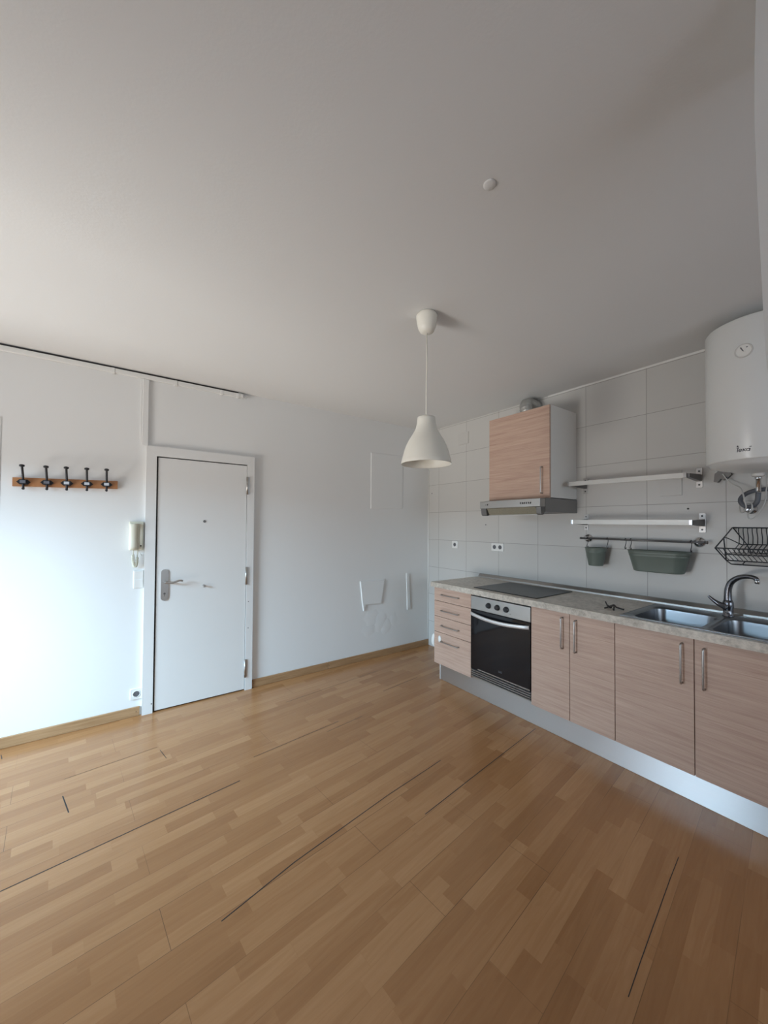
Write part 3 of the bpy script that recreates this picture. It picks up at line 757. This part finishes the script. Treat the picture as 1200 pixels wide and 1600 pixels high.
# faucet
fx_, fy_ = -0.150, -2.878
zf = zt_
t_ = thing('kitchen_faucet', 'dark chrome mixer faucet with tall curved spout behind the sink', 'faucet', (fx_, fy_, zf))
m = MB(); m.lathe([(0.028, zf), (0.028, zf+0.006), (0.024, zf+0.010), (0.024, zf+0.045), (0.027, zf+0.060), (0.026, zf+0.085), (0.021, zf+0.100)], (fx_, fy_, 0), 'z', 28, True, True); obj('body', m, M['faucet'], t_)
m = MB()
pth = smooth_path([(fx_, fy_, zf+0.090), (fx_, fy_+0.001, zf+0.125), (fx_-0.002, fy_-0.002, zf+0.170), (fx_-0.008, fy_-0.018, zf+0.213), (fx_-0.022, fy_-0.054, zf+0.245), (fx_-0.040, fy_-0.098, zf+0.257), (fx_-0.055, fy_-0.130, zf+0.252), (fx_-0.058, fy_-0.136, zf+0.240)], 8)
nn = len(pth); m.tube(pth, [0.0205 - 0.0085*min(1, i/(nn*0.8)) for i in range(nn)], 18)
sp_ = obj('spout', m, M['faucet'], t_)
m = MB(); m.lathe([(0.012, zf+0.240), (0.0125, zf+0.236), (0.0115, zf+0.222), (0.009, zf+0.221)], (fx_-0.059, fy_-0.138, 0), 'z', 18, True, True); obj('aerator', m, M['chrome'], sp_)
m = MB()
pth = smooth_path([(fx_-0.014, fy_+0.006, zf+0.058), (fx_-0.026, fy_+0.035, zf+0.072), (fx_-0.030, fy_+0.062, zf+0.092), (fx_-0.032, fy_+0.086, zf+0.115)], 6)
nn = len(pth); m.tube(pth, [0.023 - 0.0165*(i/(nn-1))**0.7 for i in range(nn)], 14); obj('lever', m, M['faucet'], t_)
m = MB(); m.lathe([(0.010, 0.0), (0.010, -0.004), (0.006, -0.006)], (fx_-0.0235, fy_-0.002, zf+0.030), 'x', 14, True, True); obj('badge', m, M['chrome'], t_)

# small dark thing lying on the worktop
t_ = thing('dark_clip', 'small dark pronged clip lying on the worktop left of the sink', 'clip', (-0.50, -2.365, WT1))
m = MB()
z = WT1
m.tube(smooth_path([(-0.440, -2.300, z+0.028), (-0.470, -2.322, z+0.016), (-0.497, -2.345, z+0.010), (-0.510, -2.365, z+0.009)]), [0.0045]*8 + [0.007]*11, 8)
m.tube(smooth_path([(-0.505, -2.355, z+0.012), (-0.485, -2.372, z+0.022), (-0.500, -2.395, z+0.014), (-0.505, -2.440, z+0.008)]), [0.007]*8 + [0.0055]*11, 8)
m.tube(smooth_path([(-0.500, -2.350, z+0.010), (-0.530, -2.345, z+0.007), (-0.545, -2.340, z+0.005)]), 0.0045, 8)
m.tube(smooth_path([(-0.500, -2.380, z+0.014), (-0.535, -2.392, z+0.008), (-0.555, -2.400, z+0.005)]), 0.0055, 8)
obj('prongs', m, M['clutter'], t_)

# child lock on the bottom drawer corner
t_ = thing('child_lock', 'white plastic child lock strap around the corner of the bottom drawer', 'lock', (FX, -0.83, 0.40))
m = MB(); m.loft([[(FX-d_, -0.905 + 0.020*k_*math.cos(2*PI*i/20), 0.412 + 0.034*k_*math.sin(2*PI*i/20)) for i in range(20)] for k_, d_ in ((1, 0.0006), (1, 0.006), (0.75, 0.011), (0.2, 0.012))]); obj('front_pad', m, M['white'], t_)
m = MB(); m.loft([[(-0.648 + 0.020*k_*math.cos(2*PI*i/20), -0.8225+d_*1.75, 0.365 + 0.055*k_*math.sin(2*PI*i/20)*(1.0 if math.sin(2*PI*i/20) < 0 else 1.35)) for i in range(20)] for k_, d_ in ((1, 0.0006), (1, 0.016), (0.75, 0.026), (0.2, 0.028))]); obj('side_pad', m, M['white'], t_)

# ------------------------------------------------------------------ wall cabinet, hood, duct
CY0, CY1 = -1.286, -1.878
CX = -0.420
t_ = thing('wall_cabinet', 'pale oak wall cabinet with one door above the range hood', 'cabinet', (CX/2, (CY0+CY1)/2, 1.735))
m = MB(); w = 0.016
m.box(CX+0.019, -0.001, CY1, CY1+w, 1.736, 2.482); m.box(CX+0.019, -0.001, CY0-w, CY0, 1.736, 2.482)
m.box(CX+0.019, -0.001, CY1+w, CY0-w, 1.736, 1.752); m.box(CX+0.019, -0.001, CY1+w, CY0-w, 2.466, 2.482); m.box(-0.008, -0.001, CY1+w, CY0-w, 1.752, 2.466)
obj('carcass', m, M['carcass'], t_)
m = MB(); m.box(CX, CX+0.0185, CY1+0.001, CY0-0.001, 1.730, 2.480, 0.0012, 1); d1 = obj('cabinet_door', m, M['oak'], t_)
bow_handle(d1, (CX, -1.816, 1.985), (CX, -1.816, 1.772), (-0.028, 0, 0))
t_ = thing('range_hood', 'grey steel range hood under the wall cabinet', 'hood', (-0.28, (CY0+CY1)/2, 1.61))
HY0, HY1 = -1.292, -1.882
m = MB(); m.box(-0.485, -0.002, HY1, HY0, 1.618, 1.729); hb = obj('body', m, M['hoodside'], t_)
m = MB(); m.box(-0.56, -0.4855, HY1+0.002, HY0-0.002, 1.658, 1.722, 0.002, 1); fp = obj('front_panel', m, M['panel'], t_)
for k, y in enumerate((-1.710, -1.728, -1.746, -1.764, -1.782, -1.800)):
    m = MB(); m.box(-0.5625, -0.5602, y-0.004, y+0.004, 1.683, 1.697); obj('button', m, M['black'], fp)
m = MB(); m.box(-0.5625, -0.5602, -1.385, -1.376, 1.684, 1.697); m.box(-0.5612, -0.5602, -1.368, -1.356, 1.688, 1.692); obj('pilot_light', m, M['black'], fp)
m = MB(); m.hexa([(-0.510, HY1+0.05, 1.601), (-0.506, HY1+0.05, 1.601), (-0.506, HY0-0.07, 1.601), (-0.510, HY0-0.07, 1.601), (-0.546, HY1+0.05, 1.6575), (-0.542, HY1+0.05, 1.6575), (-0.542, HY0-0.07, 1.6575), (-0.546, HY0-0.07, 1.6575)])
obj('grease_filter', m, M['filter'], t_)
m = MB(); m.box(-0.5135, -0.503, HY1+0.045, HY0-0.06, 1.595, 1.6008); obj('filter_edge', m, M['steel'], t_)
for y0_, y1_ in ((HY0-0.062, HY0-0.004), (HY1+0.004, HY1+0.044)):
    m = MB(); m.prism([(-0.546, 1.6575), (-0.490, 1.6575), (-0.490, 1.618), (-0.500, 1.600), (-0.520, 1.594), (-0.536, 1.602), (-0.540, 1.618)], 'y', y0_, y1_); obj('end_bracket', m, M['darksteel'], t_)
for y in (-1.36, -1.80):
    m = MB(); m.lathe([(0.006, 1.7295), (0.006, 1.7345)], (-0.30, y, 0), 'z', 10, True, True)
    obj('screw', m, M['darksteel'], t_)

m = MB()
pth = smooth_path([(-0.20, -1.535, 2.482), (-0.20, -1.53, 2.54), (-0.198, -1.52, 2.58), (-0.175, -1.512, 2.618), (-0.12, -1.508, 2.634), (-0.06, -1.505, 2.636), (-0.001, -1.505, 2.636)], 10)
m.tube(pth, [0.053 + (0.004 if i % 6 == 0 else -0.001) for i in range(len(pth))], 28)
tag(obj('exhaust_duct', m, M['duct'], origin=(-0.20, -1.535, 2.482)), 'aluminium exhaust duct bending into the wall above the wall cabinet', 'duct')

# ------------------------------------------------------------------ shelf frames, pot rail
def shelf_frame(label, zl, zr, yl, yr, pl, pr_, sx=-0.24):
    t = thing('shelf_frame', label, 'shelf bracket', (-0.1, (pl+pr_)/2, (zl+zr)/2))
    hh = 0.0165
    def zat(y): return zl + (zr-zl)*(y-yl)/(yr-yl)
    m = MB(); m.hexa([(sx-0.012, yl, zat(yl)-hh), (sx, yl, zat(yl)-hh), (sx, yr, zat(yr)-hh), (sx-0.012, yr, zat(yr)-hh), (sx-0.012, yl, zat(yl)+hh), (sx, yl, zat(yl)+hh), (sx, yr, zat(yr)+hh), (sx-0.012, yr, zat(yr)+hh)])
    rail = obj('front_rail', m, M['rail'], t)
    for y in (yl, yr):
        m = MB(); s_ = -0.016 if y == yr else 0.016
        m.box(sx-0.0145, sx+0.004, min(y, y+s_), max(y, y+s_), zat(y)-hh-0.001, zat(y)+hh+0.001, 0.002, 1); obj('end_cap', m, M['chrome'], rail)
    for y, ye, inn in ((pl, yl, -1), (pr_, yr, 1)):
        z = zat(ye)
        m = MB()
        m.hexa([(sx+0.001, y-0.010, z-0.014), (-0.006, y-0.012, z-0.024), (-0.006, y+0.012, z-0.024), (sx+0.001, y+0.010, z-0.014), (sx+0.001, y-0.010, z+0.012), (-0.006, y-0.012, z+0.024), (-0.006, y+0.012, z+0.024), (sx+0.001, y+0.010, z+0.012)])
        obj('arm', m, M['darksteel'], t)
        m = MB(); m.box(-0.006, 0, y-0.018, y+0.018, z-0.066, z+0.066, 0.001, 1); pl_ = obj('wall_plate', m, M['steel'], t)
        for q in (-0.046, 0.046):
            m = MB(); m.lathe([(0.006, -0.0085), (0.006, -0.006)], (0, y, z+q), 'x', 10, True, True)
            obj('screw', m, M['black'], pl_)
    return t
shelf_frame('upper steel shelf bracket rail on the tiles right of the wall cabinet', 1.846, 1.838, -1.950, -2.690, -1.955, -2.708)
shelf_frame('lower steel shelf bracket rail on the tiles above the pot rail', 1.541, 1.534, -1.975, -2.715, -1.960, -2.722)

t_ = thing('pot_rail', 'thin dark steel rail on the tiles carrying the two green pots', 'rail', (-0.05, -2.35, 1.40))
RX, RZl, RZr = -0.055, 1.408, 1.403
m = MB(); m.tube([(RX, -1.945, RZl), (RX, -2.752, RZr)], 0.0075, 12)
for y, z, s_ in ((-1.945, RZl, 1), (-2.752, RZr, -1)): m.tube([(RX, y-0.002*s_, z), (RX, y+0.010*s_, z)], 0.0095, 12)
obj('rod', m, M['darksteel'], t_)
for y, z in ((-1.978, RZl), (-2.706, RZr)):
    m = MB(); m.lathe([(0.034, 0.0), (0.034, -0.005), (0.026, -0.012), (0.012, -0.016), (0.009, -0.03), (0.009, RX+0.004)], (0, y, z), 'x', 24, True, True); obj('rosette', m, M['chrome'], t_)
def s_hook(label, y, zrail, zlow):
    m = MB(); r = 0.0105
    pts = [(RX + r*math.cos(a), y, zrail + r*math.sin(a)) for a in [math.radians(q) for q in (200, 160, 120, 80, 40, 0)]]
    pts += [(RX + r, y, zrail-0.02), (RX+0.004, y, (zrail+zlow)/2), (RX - r, y, zlow+0.014)]
    pts += [(RX + 0.0*r + r*math.cos(a), y, zlow + 0.012 + r*math.sin(a)) for a in [math.radians(q) for q in (200, 240, 290, 330, 370)]]
    m.tube(smooth_path(pts, 3), 0.0024, 7)
    return tag(obj('s_hook', m, M['iron'], origin=(RX, y, zrail)), label, 'hook', 'hooks on the pot rail')
for y, l in ((-1.995, 'black S hook holding the left rim of the small green pot'), (-2.148, 'black S hook holding the right rim of the small green pot'), (-2.276, 'black S hook hanging empty on the rail between the two green pots'), (-2.312, 'black S hook holding the left end of the long green planter'), (-2.675, 'black S hook holding the right end of the long green planter')):
    s_hook(l, y, 1.4055, 1.333)

def planter(name, label, cat, ring_top, ring_bot, cx_, cy_, z0, z1, rows):
    t = thing(name, label, cat, (cx_, cy_, z0))
    m = MB()
    def ringat(f, grow=1.0):
        return [(cx_ + (a[0]*(1-f) + b_[0]*f)*grow, cy_ + (a[1]*(1-f) + b_[1]*f)*grow) for a, b_ in zip(ring_bot, ring_top)]
    rings = [[(x, y, z0) for x, y in ringat(0, 0.95)]]
    steps = [(0.0, 1.0), (0.03, 1.0)]
    for f in rows: steps += [(f-0.02, 1.0), (f, 1.012), (f+0.02, 1.0)]
    steps += [(0.97, 1.0), (0.985, 1.02), (1.0, 1.02)]
    for f, g in steps: rings.append([(x, y, z0+0.004+(z1-z0-0.004)*f) for x, y in ringat(f, g)])
    for f in (1.0, 0.6, 0.06): rings.append([(x, y, z0+0.004+(z1-z0-0.004)*f) for x, y in ringat(f, 0.975)])
    m.loft(rings)
    obj('pot', m, M['green'], t)
    return t
n = 40
circ = lambda r: [(r*math.cos(2*PI*k/n), r*math.sin(2*PI*k/n)) for k in range(n)]
planter('flower_pot', 'small round green metal pot hanging at the left of the pot rail', 'pot', circ(0.078), circ(0.052), -0.086, -2.074, 1.193, 1.338, (0.72, 0.85))
def stadium(hx, hy): return rrect(0, 0, hx, hy, hx*0.98, 9)
planter('planter_box', 'long oval green metal planter hanging at the right of the pot rail', 'planter', stadium(0.078, 0.188), stadium(0.056, 0.150), -0.090, -2.497, 1.185, 1.336, (0.74, 0.86))

# ------------------------------------------------------------------ water heater and its fittings
BX, BY, BR, BZ0, BZ1 = -0.265, -3.037, 0.225, 1.872, 2.640
t_ = thing('water_heater', 'white cylindrical water heater hung high at the right of the tiles', 'water heater', (BX, BY, BZ0))
m = MB(); m.lathe([(0.02, BZ1+0.022), (0.12, BZ1+0.016), (0.20, BZ1+0.006), (0.219, BZ1+0.001), (BR, BZ1-0.008), (BR, BZ0+0.006), (0.222, BZ0)], (BX, BY, 0), 'z', 72, True, False); hb = obj('tank', m, M['enamel'], t_)
m = MB(); m.lathe([(0.222, BZ0), (0.214, BZ0-0.003), (0.205, BZ0-0.018), (0.17, BZ0-0.030), (0.10, BZ0-0.048), (0.03, BZ0-0.052)], (BX, BY, 0), 'z', 72, False, True); obj('bottom_cap', m, M['enamel'], t_)
def cyl_map(th0, z0, s):
    def f(a, b_, o_):
        th = th0 - a*s/BR
        return (BX - (BR+o_)*math.cos(th), BY + (BR+o_)*math.sin(th), z0 + b_*s)
    return f
lg = strokes(cyl_map(0.225, 1.912, 0.0230), TEKA, 0.135, 0.0010)
n0 = cyl_map(0.225, 1.912, 0.0230)
lg.loft([[n0(0.20 + a*2.2, 1.32 + b_*2.2, o_) for a, b_ in DOT[:-1]] for o_ in (0.0002, 0.0010)])
obj('logo', lg, M['logo'], hb)
gm = cyl_map(0.075, 2.452, 1.0)
m = MB(); C24 = [(math.cos(2*PI*k/28), math.sin(2*PI*k/28)) for k in range(28)]
m.loft([[gm(a*0.037, b_*0.037, o_) for a, b_ in C24] for o_ in (0.0002, 0.004)] + [[gm(a*0.033, b_*0.033, 0.0045) for a, b_ in C24], [gm(a*0.031, b_*0.031, 0.0022) for a, b_ in C24]], cap1=False)
ga = obj('thermometer', m, M['gauge'], hb)
m = MB(); m.loft([[gm(a*0.0308, b_*0.0308, o_) for a, b_ in C24] for o_ in (0.0004, 0.0021)]); obj('dial', m, M['white'], ga)
m = MB(); m.loft([[gm(a, b_, o_) for a, b_ in ((-0.004, -0.002), (0.002, -0.006), (-0.010, 0.022), (-0.015, 0.020))] for o_ in (0.0022, 0.0034)], smooth=False)
m.loft([[gm(a, b_, o_) for a, b_ in ((0.010, 0.012), (0.016, 0.014), (0.017, 0.018), (0.010, 0.018))] for o_ in (0.0022, 0.0030)], smooth=False)
obj('needle', m, M['greyink'], ga)
m = MB(); m.lathe([(0.030, BZ0-0.040), (0.030, BZ0-0.060), (0.020, BZ0-0.066)], (-0.125, -3.012, 0), 'z', 20, True, True); obj('outlet_collar', m, M['white'], t_)
m = MB(); m.lathe([(0.016, BZ0-0.066), (0.016, BZ0-0.080), (0.0125, BZ0-0.082), (0.0125, BZ0-0.150), (0.010, BZ0-0.155)], (-0.125, -3.012, 0), 'z', 16, True, True); obj('outlet_pipe', m, M['chrome'], t_)

m = MB()
pth = smooth_path([(-0.125, -3.012, 1.712), (-0.125, -3.006, 1.660), (-0.115, -2.985, 1.634), (-0.11, -2.955, 1.632), (-0.105, -2.933, 1.654), (-0.095, -2.930, 1.682), (-0.085, -2.948, 1.708), (-0.08, -2.985, 1.727), (-0.07, -3.025, 1.733), (-0.04, -3.09, 1.735), (-0.004, -3.13, 1.735)], 7)
m.tube(pth, 0.0125, 12)
tag(obj('water_hose', m, M['hose'], origin=(-0.1, -2.98, 1.68)), 'dark grey flexible water hose looping under the water heater', 'hose')
t_ = thing('stop_valve', 'small chrome stop valve on the tiles below the water heater', 'valve', (-0.02, -2.972, 1.625))
m = MB(); m.lathe([(0.030, 0), (0.028, -0.006), (0.013, -0.010), (0.013, -0.060)], (0, -2.960, 1.618), 'x', 20, True, True); obj('body', m, M['chrome'], t_)
m = MB(); m.lathe([(0.020, -0.060), (0.022, -0.066), (0.022, -0.082), (0.012, -0.086)], (0, -2.960, 1.618), 'x', 20, True, True); obj('knob', m, M['chrome'], t_)

t_ = thing('cable_gland', 'dark grey cable outlet bracket on the tiles left below the water heater', 'bracket', (-0.02, -2.83, 1.83))
m = MB(); m.loft([[(-d_, -2.790 + a, 1.832 + b_) for a, b_ in ((0.0, -0.03), (-0.005, 0.022), (-0.03, 0.045), (-0.075, 0.045), (-0.085, 0.01), (-0.06, -0.018), (-0.045, -0.022), (-0.035, -0.012), (-0.02, -0.034))] for d_ in (0.0, 0.038)], smooth=False)
obj('housing', m, M['darksteel'], t_)
m = MB()
pth = smooth_path([(-0.039, -2.835, 1.850), (-0.055, -2.865, 1.800), (-0.07, -2.905, 1.766), (-0.09, -2.928, 1.748), (-0.12, -2.945, 1.705), (-0.135, -2.955, 1.660), (-0.132, -2.960, 1.625), (-0.11, -2.945, 1.598), (-0.08, -2.925, 1.602), (-0.06, -2.920, 1.640), (-0.06, -2.940, 1.652), (-0.09, -2.965, 1.648), (-0.135, -2.985, 1.642), (-0.142, -2.985, 1.610), (-0.12, -2.966, 1.585), (-0.10, -2.965, 1.562), (-0.10, -2.985, 1.562), (-0.11, -3.015, 1.600), (-0.10, -3.035, 1.660), (-0.10, -3.040, 1.720), (-0.12, -3.05, 1.770), (-0.15, -3.06, 1.826)], 6)
m.tube(pth, 0.0038, 8)
tag(obj('power_cable', m, M['cable'], origin=(-0.06, -2.93, 1.72)), 'thin pale cable dangling in loops below the water heater', 'cable')

# ------------------------------------------------------------------ dish rack
t_ = thing('dish_rack', 'dark wire dish rack hanging on the tiles above the sink', 'dish rack', (-0.19, -3.08, 1.275))
YA, YB = -2.872, -3.305
A_, D_, B_, C_, E_ = (-0.006, 1.503), (-0.205, 1.440), (-0.385, 1.385), (-0.155, 1.302), (-0.040, 1.272)
MID, LOW = (-0.075, 1.402), (-0.055, 1.350)
def P3(p, y): return (p[0], y, p[1])
for y in (YA, YB):
    m = MB(); r = 0.0036
    m.tube([P3(A_, y), P3(D_, y), P3(B_, y)], r, 8); m.tube([P3(B_, y), P3(C_, y), P3(E_, y)], r, 8)
    m.tube([P3(D_, y), P3(C_, y)], r, 8)
    s_ = 1 if y == YA else -1
    m.tube(smooth_path([P3(D_, y), (D_[0]+0.02, y-0.015*s_, D_[1]-0.002), (-0.10, y-0.06*s_, 1.400), P3(MID, y-0.075*s_)]), 0.003, 8)
    obj('end_frame', m, M['wire'], t_)
m = MB()
for p_ in (A_, B_, C_, E_): m.tube([P3(p_, YA), P3(p_, YB)], 0.0036, 8)
m.tube([P3(MID, YA-0.075), P3(MID, YB+0.075)], 0.0034, 8); m.tube([P3(LOW, YA-0.09), P3(LOW, YB+0.075)], 0.003, 8)
m.tube([P3(A_, YA-0.003), P3(MID, YA-0.078), P3(LOW, YA-0.095)], 0.003, 8); m.tube([P3(E_, YA-0.05), P3(C_, YA-0.085)], 0.003, 8)
m.tube([P3((-0.27, 1.344), YA-0.02), P3((-0.27, 1.344), YB+0.02)], 0.0026, 6)
obj('long_wires', m, M['wire'], t_)
for k in range(19):
    y = YA - 0.030 - k*0.0205
    m = MB()
    m.tube(smooth_path([P3(A_, y), (-0.030, y-0.004, 1.480), (-0.046, y-0.010, 1.445), (-0.062, y-0.012, 1.420), (MID[0], y-0.014, MID[1])], 4), 0.0023, 6)
    m.tube(smooth_path([(MID[0], y-0.014, MID[1]), (-0.060, y+0.006, 1.372), (LOW[0], y+0.012, LOW[1])], 4), 0.0023, 6)
    obj('plate_wire', m, M['wire'], t_)
for k in range(21):
    y = YA - 0.012 - k*0.0205
    m = MB()
    m.tube([P3(B_, y), (-0.27, y, 1.344), P3(C_, y-0.004)], 0.0021, 6)
    m.tube([(-0.27, y, 1.3445), (LOW[0], y-0.014, LOW[1])], 0.0019, 6)
    obj('cup_wire', m, M['wire'], t_)

# ------------------------------------------------------------------ blank plates and marks on the tiles
def plate(label, y0, y1, z0, z1, th=0.007):
    m = MB(); m.box(-th, 0, y1, y0, z0, z1, 0.0015, 1)
    return tag(obj('cover_plate', m, M['tileplate'], origin=(0, (y0+y1)/2, (z0+z1)/2)), label, 'cover plate')
plate('blank square cover plate on the tiles behind the upper shelf bracket', -2.487, -2.613, 1.728, 1.905)
plate('blank square cover plate high on the tiles left of the wall cabinet', -0.510, -0.665, 2.440, 2.575)
for y, z, l in ((-0.063, 1.910, 'small dark drill hole in the tiles beside the room corner'), (-0.907, 1.517, 'small pale wall plug in the tiles left below the hood'), (-2.645, 1.632, 'tiny drill hole in the tiles left of the lower shelf bracket plate')):
    m = MB(); m.lathe([(0.0065, 0), (0.0065, -0.0012), (0.003, -0.0016)], (0, y, z), 'x', 12, True, True)
    tag(obj('wall_plug', m, M['hole'] if 'hole' in l else M['greyink'], origin=(0, y, z)), l, 'wall plug')
